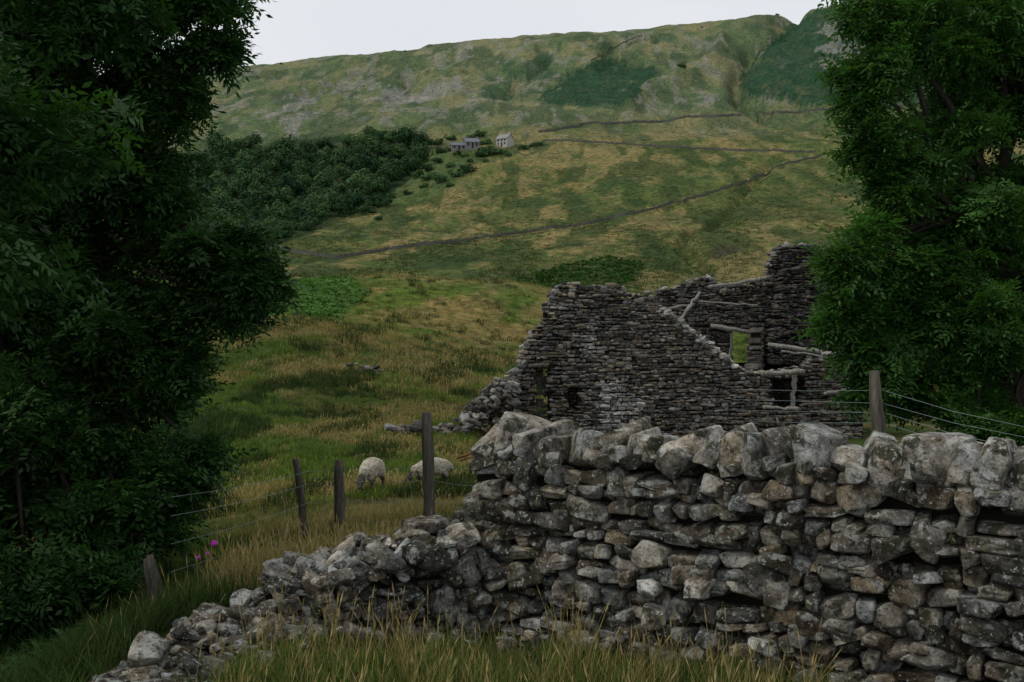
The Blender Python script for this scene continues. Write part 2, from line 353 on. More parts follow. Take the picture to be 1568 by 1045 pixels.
stones("cope_stones",P,SZ,R,stonecols(len(P),.12,.34,.6,1),10,ms.m,wall,pw=9,cuts=13,cut=(.6,.96),rough=.022,frame=fr,sharp=22)
P=[(1.30,-.27,-1.45),(1.32,-.27,-1.62),(2.0,-.27,-1.70),(1.62,-.28,-1.42),(2.0,-.27,-1.84)];SZ=[(.13,.2,.11),(.14,.2,.11),(.15,.2,.1),(.14,.2,.13),(.17,.2,.1)]
stones("quartz_pale_stones",P,SZ,rng.normal(size=(5,3))*.3,stonecols(5,.45,.55,.1),10,ms.m,wall,frame=fr,pw=7,cuts=12,cut=(.65,.95),rough=.03,sharp=24)
# ---- collapsed wall to the left
cw=empty("collapsed_drystone_wall")
fr2,L2,A2,u2=mkframe((-.12,7.55),(-1.50,7.05))
def bot2(s):
    p=A2+u2*s; return float(gz(p[0],p[1])[0])-.05
def top2(s): return np.interp(s,[0,.35,.65,.9,1.1,1.5],[-1.22,-1.22,-1.25,-1.32,-1.39,-1.44])-.05
P,SZ,R=coursed(L2,top2,bot2,.6,(.07,.19),(.055,.11),jit=.04,rj=.3,big=.2)
stones("coursed_stones",P,SZ,R,stonecols(len(P),.05,.25,.7),10,ms.m,cw,pw=8,cuts=12,cut=(.6,.97),rough=.03,frame=fr2,sharp=24)
core("hearting",L2,top2,bot2,.28,.15,(),fr2,cw,.12)
P=[];SZ=[];R=[]
for i in range(64):
    s=rng.uniform(0,L2); P.append((s,rng.uniform(-.3,.3),top2(s)+rng.uniform(-.03,.05))); q=rng.uniform(.08,.2); SZ.append((q*1.15,q*rng.uniform(.7,1.1),q*rng.uniform(.4,.75))); R.append(rng.normal(size=3)*.45)
P+= [(.48,-.05,top2(.5)+.08),(1.28,-.15,top2(1.28)+.06),(.15,-.1,top2(.2)+.08)]; SZ+=[(.32,.3,.11),(.25,.22,.1),(.22,.25,.12)]; R+=[(.1,.05,.2),(.1,-.2,.1),(.1,.1,.5)]
stones("tumbled_top_stones",P,SZ,R,stonecols(len(P),.12,.34,.6,1),10,ms.m,cw,pw=7,cuts=13,cut=(.58,.95),rough=.03,frame=fr2,sharp=24)
P=[];SZ=[];R=[]
pl=np.array([(-1.4,7.1),(-1.62,6.85),(-1.78,6.5),(-1.95,6.1),(-2.05,5.7),(-2.12,5.2),(-2.2,4.6)])
for i in range(420):
    t=rng.uniform(0,6); k=min(int(t),5); p=pl[k]*(1-(t-k))+pl[k+1]*(t-k); sp=rng.normal()*.2; x=p[0]+sp; y=p[1]+rng.normal()*.1
    q=rng.uniform(.06,.2)*(1 if rng.random()<.85 else 1.4); hgt=max(0,.2*(1-abs(sp)/.4))*rng.random()
    P.append((x,y,float(gz(x,y)[0])+hgt+.01)); SZ.append((q,q*rng.uniform(.6,1),q*rng.uniform(.35,.65))); R.append((rng.normal()*.35,rng.normal()*.35,rng.uniform(0,6)))
for i in range(70):
    x=rng.uniform(-1.4,2.6); y=7.6-(x+.15)*.6-.42+rng.normal()*.06 if x>-.15 else 7.2+.36*(x+.15)-.05
    q=rng.uniform(.06,.17); P.append((x,y,float(gz(x,y)[0])+.02)); SZ.append((q,q*.8,q*.6)); R.append(rng.normal(size=3)*.5)
stones("fallen_stones",P,SZ,R,stonecols(len(P),.05,.30,.7),10,ms.m,cw,pw=7,cuts=13,cut=(.58,.95),rough=.03,sharp=24)
# ------------------------------------------------------------ tubes
def tube(name,pts,rad,mat,parent=None,seg=8,wob=0):
    pts=np.array(pts,float); n=len(pts); V=[];Fc=[]
    for i in range(n):
        t=pts[min(i+1,n-1)]-pts[max(i-1,0)]; t/=np.linalg.norm(t)+1e-9
        a=np.cross(t,[0,0,1.]) if abs(t[2])<.9 else np.cross(t,[1.,0,0]); a/=np.linalg.norm(a); b=np.cross(t,a)
        for k in range(seg):
            an=2*math.pi*k/seg; r=rad[i]*(1+wob*rng.normal()); V.append(pts[i]+r*(math.cos(an)*a+math.sin(an)*b))
    for i in range(n-1):
        for k in range(seg): Fc.append([i*seg+k,i*seg+(k+1)%seg,(i+1)*seg+(k+1)%seg,(i+1)*seg+k])
    k0=len(V); V.append(pts[0]); V.append(pts[-1])
    for k in range(seg): Fc.append([k0,(k+1)%seg,k,k]); Fc.append([k0+1,(n-1)*seg+k,(n-1)*seg+(k+1)%seg,(n-1)*seg+(k+1)%seg])
    me=bpy.data.meshes.new(name); me.from_pydata([tuple(v) for v in V],[],[tuple(dict.fromkeys(f)) for f in Fc])
    for p in me.polygons: p.use_smooth=True
    me.materials.append(mat); ob=bpy.data.objects.new(name,me); scene.collection.objects.link(ob); ob.parent=parent; return ob
# ------------------------------------------------------------ ruin
ruin=empty("ruined_stone_barn")
K=45.6/F
frR,LR,AR,uR=mkframe(((752-CX)/F*45,45),((1318-CX)/F*46.6,46.6))
def sx(px): return (px-752)*LR/(1318-752)
def zz(r,k=K): return (CY-r)*k
tp=[(752,622),(765,600),(778,575),(797,556),(800,530),(824,505),(834,470),(848,442),(870,436),(945,441),(950,452),(988,450),(1000,470),(1040,500),(1080,535),(1120,566),(1135,572),(1180,570),(1228,562),(1240,548),(1262,542),(1300,548),(1308,600),(1318,640)]
TS=[sx(a) for a,b in tp]; TZ=[zz(b) for a,b in tp]
nzv=rng.normal(size=400)*.05
def topR(s): return np.interp(s,TS,TZ)+nzv[int(s/.3)%400]
def botR(s): return zz(695)
opR=[(sx(816),sx(835),zz(640),zz(563)),(sx(865),sx(881),zz(628),zz(592)),(sx(1176),sx(1222),zz(624),zz(580))]
WR=(.12,.42); HR=(.06,.14); RS=dict(pw=7,cuts=6,cut=(.78,1),rough=.03,smooth=False)
P,SZ,R=coursed(LR,topR,botR,.6,WR,HR,opR,1,.04,.05,.1)
cc=stonecols(len(P),.045,.20,1.0); Pn=np.array(P)
patchn=fbm(Pn[:,0]/1.2,Pn[:,2]/1.2,91); cc*=(.5+1.0*patchn)[:,None]
lime=((np.abs(Pn[:,0]-sx(932))<.5)&(Pn[:,2]<zz(580))&(rng.random(len(P))<.8))|((np.abs(Pn[:,0]-sx(899))<.22)&(Pn[:,2]<zz(515))&(Pn[:,2]>zz(548)))|((np.abs(Pn[:,0]-sx(965))<.3)&(Pn[:,2]<zz(592))&(rng.random(len(P))<.4))
cc[lime]=np.array([.36,.36,.34])*rng.uniform(.6,1,(lime.sum(),1))
stones("front_gable_wall",P,SZ,R,cc,3,mr.m,ruin,frame=frR,**RS)
core("front_gable_core",LR,topR,botR,.42,.19,opR,frR,ruin,.2)
P=[];SZ=[];R=[]
for i in range(60): P.append((rng.uniform(sx(816),sx(835)),.22,rng.uniform(zz(645),zz(566)))); SZ.append((.25,.2,.12)); R.append(rng.normal(size=3)*.1)
stones("door_blocking",P,SZ,R,stonecols(60,.04,.09,.6),3,mr.m,ruin,frame=frR,**RS)
def loose(name,pts,frame,spread,n,lo,hi,sz=(.2,.5),par=ruin,mat=None,cr=3,thick=.4,lift=.08):
    P=[];SZ=[];R=[]; pts=np.array(pts,float)
    for i in range(n):
        t=rng.uniform(0,len(pts)-1.001); k=int(t); p=pts[k]*(1-(t-k))+pts[k+1]*(t-k)
        q=rng.uniform(*sz); P.append((p[0]+rng.normal()*spread,rng.uniform(-thick,thick),p[1]+rng.uniform(-.06,lift))); SZ.append((q,q*.8,q*rng.uniform(.3,.55))); R.append(rng.normal(size=3)*.3)
    return stones(name,P,SZ,R,stonecols(n,lo,hi,.5,1),cr,mat or mr.m,par,pw=5,cuts=8,cut=(.7,1),rough=.04,smooth=False,frame=frame)
loose("wallhead_stones",[(sx(a),zz(b)) for a,b in tp[1:-2]],frR,.06,170,.09,.28,(.14,.34),thick=.25,lift=.05)
loose("collapsed_slope_stones",[(sx(1000),zz(474)),(sx(1130),zz(572))],frR,.1,190,.16,.38,(.14,.36),thick=.45,lift=.14)  # wallhead and slope stones paler than the face: lit tops put into colour
frB,LB,AB,uB=mkframe(((985-CX)/F*52,52),((1292-CX)/F*52.8,52.8)); KB=52.4/F
def sb(px): return (px-985)*LB/(1292-985)
bp=[(985,470),(1000,447),(1040,438),(1085,424),(1095,440),(1130,436),(1172,428),(1178,400),(1190,378),(1215,374),(1247,380),(1254,400),(1264,440),(1272,470),(1286,520),(1292,640)]
BS=[sb(a) for a,b in bp]; BZ=[zz(b,KB) for a,b in bp]
def topB(s): return np.interp(s,BS,BZ)+nzv[int(s/.3+50)%400]*.9
opB=[(sb(1118),sb(1168),zz(556,KB),zz(508,KB))]
P,SZ,R=coursed(LB,topB,lambda s:zz(650,KB),.65,WR,HR,opB,1,.04,.05,.1)
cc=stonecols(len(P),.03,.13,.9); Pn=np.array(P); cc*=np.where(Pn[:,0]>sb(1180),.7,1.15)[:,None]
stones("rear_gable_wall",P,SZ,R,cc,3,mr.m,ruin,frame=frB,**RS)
core("rear_gable_core",LB,topB,lambda s:zz(650,KB),.45,.19,opB,frB,ruin,.2)
loose("rear_wallhead_stones",[(BS[i],BZ[i]) for i in range(1,14)],frB,.06,90,.08,.24,(.16,.4),thick=.25)
def sidewall(nm,A_,B_,prof,lo=.03,hi=.12,opens=()):
    f,l,_,_=mkframe(A_,B_); tf=lambda s:np.interp(s/l,[p[0] for p in prof],[p[1] for p in prof])+nzv[int(s/.3+90)%400]
    P,SZ,R=coursed(l,tf,lambda s:-4.0,.6,WR,(.08,.17),opens,1,.04,.05,.08)
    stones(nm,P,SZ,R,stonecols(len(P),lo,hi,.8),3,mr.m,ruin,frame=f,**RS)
    core(nm+"_core",l,tf,lambda s:-4.0,.42,.2,opens,f,ruin,.2)
a0=frR(np.array([[sx(848),.4,0]]))[0][:2]; b0=frB(np.array([[.2,0,0]]))[0][:2]
sidewall("left_side_wall",a0,(a0[0]+3.6,51.6),[(0,2.0),(.5,1.6),(1,1.9)])
a1=frR(np.array([[LR-.3,.4,0]]))[0][:2]; b1=frB(np.array([[LB-.2,-.3,0]]))[0][:2]
sidewall("right_side_wall",a1,b1,[(0,-.8),(.4,-.3),(.8,.6),(1,1.0)])
a2=frR(np.array([[sx(1150),.4,0]]))[0][:2]; b2=((1158-CX)/F*51.8,51.8)
sidewall("cross_wall",a2,b2,[(0,-1.5),(.6,-.9),(1,.9)],.04,.14)
f3,l3,_,_=mkframe(((1172-CX)/F*51.2,51.2),((1262-CX)/F*51.6,51.6)); 
tf3=lambda s:np.interp(s,[0,.3,.5,.7,2,2.3,2.6],[-.2,.8,1.9,3.1,3.6,2.6,.3])+nzv[int(s/.25+130)%400]
P,SZ,R=coursed(l3,tf3,lambda s:-1.0,.8,(.12,.4),HR,(),1,.04,.05,.08)
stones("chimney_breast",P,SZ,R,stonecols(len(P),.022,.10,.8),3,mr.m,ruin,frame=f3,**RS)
def beam(nm,p,q,wd,h,par,mat=mw.m,nseg=10):
    p=np.array(p);q=np.array(q); t=np.linspace(0,1,nseg)[:,None]; pts=p*(1-t)+q*t; pts[1:-1]+=rng.normal(size=(nseg-2,3))*.022
    return tube(nm,pts,[wd*(1+.12*rng.normal()) for _ in range(nseg)],mat,par,6,.10)
MPALE=M("silvered_oak",.85,.1); MPALE.col(MPALE.ramp(MPALE.noise(5,7,.7,stretch=(4,4,.6)),[(.35,(.07,.065,.055)),(.65,(.29,.28,.25))])); MPALE=MPALE.m
beam("door_lintel",S(812,561,44.65),S(840,559,44.65),.08,.1,ruin)
beam("small_window_lintel",S(862,590,44.8),S(884,590,44.8),.06,.1,ruin)
beam("rear_window_lintel",S(1088,500,51.8),S(1172,512,51.8),.12,.1,ruin,MPALE)
beam("rear_window_jamb",S(1119,509,51.9),S(1119,556,51.9),.07,.1,ruin,MPALE)
beam("floor_joist",S(1176,527,48.5),S(1296,546,48.0),.11,.1,ruin,MPALE)
beam("floor_joist_rear",S(1196,538,49.5),S(1300,552,49.0),.06,.1,ruin,MPALE)
beam("front_window_lintel",S(1165,573,45.4),S(1232,569,45.4),.12,.1,ruin,MPALE)
beam("front_window_post",S(1216,575,45.6),S(1214,626,45.6),.10,.1,ruin,MPALE)
beam("front_window_sill",S(1168,624,45.5),S(1226,626,45.5),.08,.1,ruin,MPALE)
beam("rafter",S(1040,492,48.5),S(1072,448,49.5),.07,.1,ruin,MPALE); beam("fallen_rafter",S(1010,476,49),S(1062,466,50.5),.06,.1,ruin,MPALE)
beam("purlin",S(1085,440,50.5),S(1180,424,51.5),.08,.1,ruin,MPALE); beam("purlin_low",S(1070,462,50.3),S(1160,468,50.8),.05,.1,ruin,MPALE)
beam("fallen_joist",S(1262,604,45.4),S(1318,590,46.1),.07,.1,ruin,MPALE); beam("fallen_joist_low",S(1225,622,45.4),S(1300,612,45.9),.06,.1,ruin)
P=[];SZ=[];R=[]
for i in range(460):
    px=rng.uniform(670,800)
    if rng.random()<.65: px=rng.uniform(710,795)
    d=45+rng.normal()*.8; tr=np.interp(px,[670,695,730,765,790,800],[655,642,610,580,575,640]); x=(px-CX)/F*d; zt=(CY-tr)*d/F; z0=float(gz(x,d)[0])
    q=rng.uniform(.15,.5); z=max(z0,zt-abs(rng.normal())*.5-abs(d-45)*.3); P.append((x,d,z)); SZ.append((q,q*.8,q*rng.uniform(.22,.45))); R.append((rng.normal()*.3,rng.normal()*.3+.25,rng.normal()))
for px0,n,dd0 in [(632,26,44),(560,26,68)]:
    for i in range(n):
        px=px0+rng.normal()*15; d=dd0+rng.normal()*.5; x=(px-CX)/F*d; q=rng.uniform(.2,.6); P.append((x,d,float(gz(x,d)[0])+rng.uniform(.05,.45))); SZ.append((q,q*.8,q*.4)); R.append(rng.normal(size=3)*.3)
stones("stone_rubble",P,SZ,R,stonecols(len(P),.05,.20,.7),3,mr.m,None,pw=6,cuts=8,cut=(.7,1),rough=.05,smooth=False)
# ------------------------------------------------------------ distant field walls
def fwall(pl,h=1.1,th=.6,d0=235):
    pts=[]
    for (a,b),(c_,d) in zip(pl[:-1],pl[1:]):
        n=max(3,int(abs(c_-a)/2.5)); 
        for i in range(n): t=i/n; pts.append(ghit(a+(c_-a)*t,b+(d-b)*t+rng.normal()*.3,d0))
    pts=np.array(pts); pts[:,1]=np.convolve(np.pad(pts[:,1],4,mode='edge'),np.ones(9)/9,'valid'); n=len(pts)
    T=np.linspace(0,n-1,n*6); pp=np.stack([np.interp(T,np.arange(n),pts[:,k]) for k in range(3)],1)
    pp[:,2]=gz(pp[:,0],pp[:,1]); V=[];Fc=[]
    for i in range(len(pp)):
        hh=h*(1+.2*rng.normal()) if rng.random()>.05 else .25
        x,y,z=pp[i]
        for (oy,oz) in ((-th/2,-.6),(-th/3,hh),(th/3,hh),(th/2,-.6)): V.append((x,y+oy,z+oz))
    for i in range(len(pp)-1):
        for k in range(3): Fc.append([i*4+k,(i+1)*4+k,(i+1)*4+k+1,i*4+k+1])
    mesh_np("field_wall",V,Fc,np.tile(np.array([.08,.082,.07]),(len(V),1)),False,mr.m)
fwall([(402,380),(470,391),(520,398),(600,383),(700,372),(800,358),(900,345),(1000,322),(1080,300),(1170,272),(1190,257),(1290,232),(1400,215)],.95)
fwall([(825,205),(900,193),(1000,190),(1070,182),(1180,178),(1290,170),(1400,165)],1.4)
fwall([(830,218),(900,219),(1000,226),(1120,233),(1250,236)],1.0)
fwall([(905,100),(925,85),(945,72),(985,58)],.8,.7,600)
# ------------------------------------------------------------ merged scattering (one real mesh per mass of plants)
def scatter(name,pts,rot,scl,srcs,parent=None):
    pts=np.asarray(pts,float); scl=np.asarray(scl,float); n=len(pts); pick=rng.integers(0,len(srcs),n); R_=rotm(rot)
    if scl.ndim==1: scl=np.repeat(scl[:,None],3,1)
    mats=[]; AV=[];AF=[];AM=[];AR=[]; base=0
    for i,(V,Fc,mat) in enumerate(srcs):
        s_=pick==i; k=int(s_.sum())
        if not k: continue
        if mat not in mats: mats.append(mat)
        W=np.einsum('nij,nvj->nvi',R_[s_],V[None]*scl[s_][:,None,:])+pts[s_][:,None,:]
        AV.append(W.reshape(-1,3)); AF.append((Fc[None]+(np.arange(k)*len(V))[:,None,None]).reshape(-1,4)+base); base+=k*len(V)
        AM.append(np.full(k*len(Fc),mats.index(mat))); AR.append(np.repeat(rng.random(k),len(V)))
    AR=np.concatenate(AR); ob=mesh_np(name,np.concatenate(AV),np.concatenate(AF),None,False,None,parent,mats=mats,midx=np.concatenate(AM),val=False)
    a=ob.data.attributes.new('rnd','FLOAT','POINT'); a.data.foreach_set('value',(AR*.75+rng.random(len(AR))*.25).astype(np.float32)); return ob
def spray(mat,nl=7,ln=.26,lw=.032,ll=.095):
    V=[];Fc=[]
    for i in range(nl):
        az=rng.uniform(0,6.28); el=rng.uniform(-.5,.6); base=rng.normal(size=3)*.05
        dx=np.array([math.cos(az)*math.cos(el),math.sin(az)*math.cos(el),math.sin(el)]); side=np.cross(dx,[0,0,1.]); side/=np.linalg.norm(side)
        L_=ln*rng.uniform(.7,1.2)
        for j in range(5):
            t=(j+1.2)/5; p=base+dx*L_*t+np.array([0,0,-.35*L_*t*t])
            for sg in ((-1,1) if j<4 else (0,)):
                dr=(side*sg*1.0+dx*.55+np.array([0,0,-.25+rng.normal()*.2])); 
                if sg==0: dr=dx-np.array([0,0,.4])
                dr/=np.linalg.norm(dr); pw_=np.cross(dr,[0,0,1.])+rng.normal(size=3)*.3; pw_/=np.linalg.norm(pw_); q=ll*rng.uniform(.7,1.15)
                k=len(V); V+= [p,p+dr*q*.45+pw_*lw*.6,p+dr*q,p+dr*q*.45-pw_*lw*.6]; Fc.append([k,k+1,k+2,k+3])
    return (np.array(V),np.array(Fc),mat)
def foliage(name,boughs,srcs,parent,dens=330,sc=(.8,1.35)):
    P=[]
    for (x,y,z,r) in boughs:
        n=int(dens*r*r)+20
        k=max(4,int(10*r)); cdir=rng.normal(size=(k,3)); cdir/=np.linalg.norm(cdir,axis=1)[:,None]; cc_=cdir*r*rng.uniform(.4,1.05,(k,1)); cc_[:,2]*=.85
        w_=rng.integers(0,k,n); off=rng.normal(size=(n,3))*(r**.7)*.16*np.array([1.25,1.25,.6])
        P.append(np.array([x,y,z])+cc_[w_]+off)
    P=np.concatenate(P); n=len(P); rot=np.stack([rng.normal(size=n)*.45,rng.normal(size=n)*.45,rng.uniform(0,6.28,n)],1)
    g_=gz(P[:,0],P[:,1]); ok=P[:,2]>g_+.02
    return scatter(name,P[ok],rot[ok],rng.uniform(sc[0],sc[1],ok.sum()),srcs,parent)
def limbs(tree,base,fork,boughs,r0):
    base=np.array(base,float);fork=np.array(fork,float)
    mid_=(base+fork)/2+np.array([.1,.05,0]); tube("trunk",[base-np.array([0,0,.3]),base+[0,0,.15],mid_,fork,fork+[0,0,.8]],[r0*1.5,r0*1.15,r0*.9,r0*.75,r0*.4],mbk.m,tree,14,.04)
    for i,(x,y,z,r) in enumerate(boughs):
        e=np.array([x,y,z]); s_=fork+np.array([0,0,rng.uniform(-.6,.6)]); t=np.linspace(0,1,7)[:,None]; pts=s_*(1-t)+e*t; pts[:,2]+=np.sin(t[:,0]*math.pi)*.25*np.linalg.norm(e-s_)*.4; pts[1:-1]+=rng.normal(size=(5,3))*.06
        tube("limb_%d"%i,pts,np.linspace(r0*.28,.010,7),mbk.m,tree,6,.05)
        for j in range(4):
            dr=rng.normal(size=3); dr/=np.linalg.norm(dr); dr[2]=abs(dr[2])*.4; p1=pts[rng.integers(3,7)]; m_=p1+dr*r*.5+rng.normal(size=3)*.05
            tube("twig_%d_%d"%(i,j),[p1,m_,p1+dr*r*.95],[.016,.009,.004],mbk.m,tree,5,0)
lt=empty("ash_tree")
LB_=[(30,60,13.5,1.1),(105,30,12.8,.5),(165,20,12.6,.26),(215,14,12.5,.26),(262,28,12.5,.14),(300,10,12.5,.24),(338,12,12.5,.15),(330,88,12.6,.14),(345,70,12.5,.09),(300,72,12.5,.11),(262,92,12.6,.12),(205,88,12.6,.10),(240,128,12.7,.15),(282,120,12.6,.10),(170,130,12.8,.28),(215,165,12.6,.24),(265,180,12.6,.17),(282,150,12.5,.09),(80,200,13.3,1.0),(200,215,13,.36),(245,240,12.8,.18),(90,330,13,1.1),(190,300,12.8,.55),(245,300,12.8,.3),
 (250,395,12.5,.66),(325,380,12.3,.34),(365,425,12.2,.27),(370,365,12.3,.18),(398,395,12.2,.13),(305,460,12.3,.38),(355,485,12.2,.22),(400,440,12.2,.15),(200,500,12.6,.8),(80,480,13,1.1),(265,545,12.2,.26),(120,620,12.3,1.0),(205,610,12,.42),(225,710,11.8,.4),(285,715,11.9,.24),(302,690,11.9,.13),(280,765,11.8,.24),(110,760,11.8,.95),(200,820,11.3,.42),(40,880,10.8,.8),(130,900,11,.5),
 (-150,150,13.5,2),(-120,450,12.5,1.8),(-120,750,11.5,1.5),(60,-150,13,1.4),(220,-110,12.6,.8),(-60,-60,11,1.5),(-200,300,9,1.6),(-230,100,8,1.6),(0,-250,15,2),(-40,400,15,1.8),(60,650,15,1.4),(30,250,15.5,1.4)]  # includes unseen boughs above frame and toward camera, added to cast shade
LB_=[tuple(S(a,b,d))+(r,) for a,b,d,r in LB_]
lb=S(-60,900,14); lb[2]=gz(lb[0],lb[1])[0]
limbs(lt,lb,S(-20,420,13.6),LB_,.3)
foliage("crown_foliage",LB_,[spray(LEAF_L) for i in range(3)],lt,240,(.7,1.2))
rt=empty("ash_tree")
RB_=[(1352,20,15,.42),(1320,30,15,.2),(1345,95,15,.36),(1312,110,15,.14),(1335,150,15,.3),(1300,160,15,.12),(1350,215,15,.38),(1320,240,15,.2),(1370,310,15,.42),(1350,360,14.8,.34),(1305,395,14.6,.26),(1280,405,14.6,.16),(1330,430,14.7,.36),(1298,478,14.6,.26),(1272,495,14.6,.14),(1310,520,14.7,.28),(1345,560,14.8,.38),(1320,590,14.6,.2),(1400,610,15,.45),(1385,500,15,.5),(1395,270,15.2,.5),(1440,400,14.8,.55),(1470,480,14.6,.5),
 (1440,60,15.6,.8),(1440,180,15.6,.8),(1450,320,15.6,.85),(1450,450,15.4,.8),(1480,570,15.2,.7),(1560,100,16,1.2),(1560,300,16,1.2),(1570,480,15.6,1.0),(1570,640,15,.6),(1490,650,14.5,.4),
 (1400,-80,15.5,.8),(1540,-120,16,1.3),(1700,0,16,1.6),(1720,250,16,1.6),(1720,500,15.6,1.4),(1480,120,17.5,1.3),(1480,350,17.5,1.3),(1460,520,17,1.1),(1600,560,17,1.3)]
RB_=[tuple(S(a,b,d))+(r,) for a,b,d,r in RB_]
rb=S(1540,750,16); rb[2]=gz(rb[0],rb[1])[0]
limbs(rt,rb,S(1540,420,16),RB_,.28)
foliage("crown_foliage",RB_,[spray(LEAF_R) for i in range(3)],rt,260,(.75,1.2))
def frond(mat,n=7,ln=.6):
    V=[];Fc=[]
    for i in range(n):
        az=rng.uniform(0,6.28); h=np.array([math.cos(az),math.sin(az),0]); sd_=np.array([-h[1],h[0],0]); L_=ln*rng.uniform(.7,1.1); prev=None
        for j in range(8):
            t=j/7; p=h*L_*t*.8+np.array([0,0,L_*(.9*t-.65*t*t)]); wd=.14*ln*(1-t)+.01
            if prev is not None:
                for sg in (-1,1):
                    k=len(V); V+= [prev,prev+sd_*sg*wd*1.3+np.array([0,0,-.03*rng.random()])+h*.05*ln,p+sd_*sg*wd*.9+h*.04*ln,(prev+p)/2+h*.01]; Fc.append([k,k+1,k+2,k+3] if sg>0 else [k+3,k+2,k+1,k])
            prev=p
    return (np.array(V),np.array(Fc),mat)
def tuft(mat,n=16,h=.4,w_=.005,sp=.06,bend=.5,head=False,ns=3):
    V=[];Fc=[]
    ts=np.linspace(0,1,ns+1)
    for i in range(n):
        b=np.append(rng.normal(size=2)*sp,0); az=rng.uniform(0,6.28); d=np.array([math.cos(az),math.sin(az),0]); s_=np.array([-d[1],d[0],0]); H=h*rng.uniform(.45,1.1); bd=bend*rng.uniform(.2,1.1)
        ps=[b+d*H*bd*t*t+np.array([0,0,H*t*(1-.25*bd*t)]) for t in ts]; ws=[w_*(1-.85*t**1.5) for t in ts]
        if head: ws=[w_*.38 for t in ts]
        k=len(V)
        for p,q in zip(ps,ws): V+= [p-s_*q,p+s_*q]
        for j in range(ns): Fc.append([k+2*j,k+2*j+1,k+2*j+3,k+2*j+2])
        if head:
            k=len(V); p=ps[-1]; up_=(ps[-1]-ps[-2]); up_=up_/np.linalg.norm(up_); l_=h*.22; V+= [p-up_*l_*.2,p+up_*l_*.3+s_*w_*1.2,p+up_*l_,p+up_*l_*.3-s_*w_*1.2]; Fc.append([k,k+1,k+2,k+3])
    return (np.array(V),np.array(Fc),mat)
def place(name,px,d,srcs,sc,tilt=.12):
    x=(px-CX)/F*d; z=gz(x,d); n=len(x); rot=np.stack([rng.normal(size=n)*tilt,rng.normal(size=n)*tilt,rng.uniform(0,6.28,n)],1)
    return scatter(name,np.stack([x,d,z-.01],1),rot,sc,srcs)
def ul(n,p0,p1,d0,d1): return rng.uniform(p0,p1,n),np.exp(rng.uniform(math.log(d0),math.log(d1),n))
def notwall(px,d):
    x=(px-CX)/F*d; yw=np.where(x>-.15,7.6-.614*(x+.15),7.6+.36*(x+.15)); m=np.abs(d-yw)>.28
    return m|(x<-1.5)
px,d=ul(6800,250,1750,4.2,7.6); k=notwall(px,d); px,d=px[k],d[k]
x=(px-CX)/F*d; yw=np.where(x>-.15,7.6-.614*(x+.15),7.6+.36*(x+.15)); k=(d<yw)&((x>-1.5)|(rng.random(len(x))<.2)); px,d=px[k],d[k]
s_=(.35+.45*rng.random(len(px)))*(.55+.8*fbm((px-CX)/F*d/.4,d/.4,77,2)); s_*=np.where(px>1150,.7,1)*np.where(d>6.3,.85,1)
GV=leafmat("verge_green",(.06,.098,.018),(.13,.165,.042),.3,.05,.9)
place("verge_grass",px,d,[tuft(GV,18,.24,.004,.05,.9),tuft(GREEN,14,.28,.0035,.06,.8),tuft(RUSH,14,.22,.004,.05,.9),tuft(GOLD,9,.28,.003,.06,.7)],s_)
k=(rng.random(len(px))<.13)&(d<6.9)&(px<1250); place("seeding_grass",px[k],d[k],[tuft(GOLD,5,.42,.0045,.05,.35,True),tuft(GOLD,4,.36,.0045,.05,.4,True)],.45+.45*rng.random(k.sum()))
px,d=ul(13000,120,1250,7.9,32); k=notwall(px,d)&~((px>760)&(d>12)); px,d=px[k],d[k]; x=(px-CX)/F*d
q=fbm(x/1.5,d/2.2,51,4)+.10*(px>500)-.08*(px<380)
hs=np.where(d<20,.6,.42)*np.where((d>26)&(px>520)&(px<720),.6,1)
place("meadow_grass",px,d,[tuft(GREEN,20,.42,.007,.13,.6),tuft(RUSH,18,.46,.008,.13,.5),tuft(GREEN,20,.34,.008,.15,.8)],(.6+.6*rng.random(len(px)))*hs)
k=(rng.random(len(px))<sstep(.42,.60,q)*.8)&(px>330); place("meadow_seed_grass",px[k],d[k],[tuft(GOLD,12,.6,.0065,.14,.45,True),tuft(GOLD,18,.45,.008,.15,.7),tuft(GOLD,10,.7,.0065,.17,.35,True)],(.55+.6*rng.random(k.sum()))*hs[k])
BBP=[(385,440),(415,412),(520,412),(565,450),(520,490),(430,492),(385,485)]
px,d=ul(28000,150,1150,28,205); x=(px-CX)/F*d; q=.5*fbm(x/7,d/11,52,3)+.5*fbm(x/1.6,d/3,53,3); rowp=CY-gz(x,d)/d*F
crest=np.exp(-((d-88)/12)**2)*.13+np.exp(-((d-186)/8)**2)*.13; hollow=-.16*np.exp(-(((px-330)/130)**2+((rowp-650)/80)**2))-.05*((d>110)&(d<175))
isb=pip(px,rowp,BBP)&(d>95)
q=q+crest+hollow; hide=((px>730)&(px<1330)&(d<56)); gp_=sstep(.43,.58,q); r_=rng.random(len(px))
hs=np.where(d<60,.55,np.where(d>100,1.0,.8)); isr=fbm(x/2.2,d/3.5,54,2)>.60
k=~isb&~hide&(r_>gp_*.85)&(d<100)&~isr; place("pasture_grass",px[k],d[k],[tuft(GREEN,15,.5,.024,.3,.7,ns=2),tuft(GREENH,16,.45,.025,.28,.7,ns=2),tuft(GREEN,15,.4,.027,.32,.9,ns=2)],(.6+.7*rng.random(k.sum()))*hs[k])
k=~isb&~hide&(r_>gp_*.85)&(d>=100)&~isr; place("upland_grass",px[k],d[k],[tuft(GREENH,15,.42,.03,.36,.9,ns=2),tuft(GREENH,15,.35,.03,.36,.9,ns=2),tuft(GREEN,15,.4,.027,.32,.9,ns=2)],(.5+.6*rng.random(k.sum())))
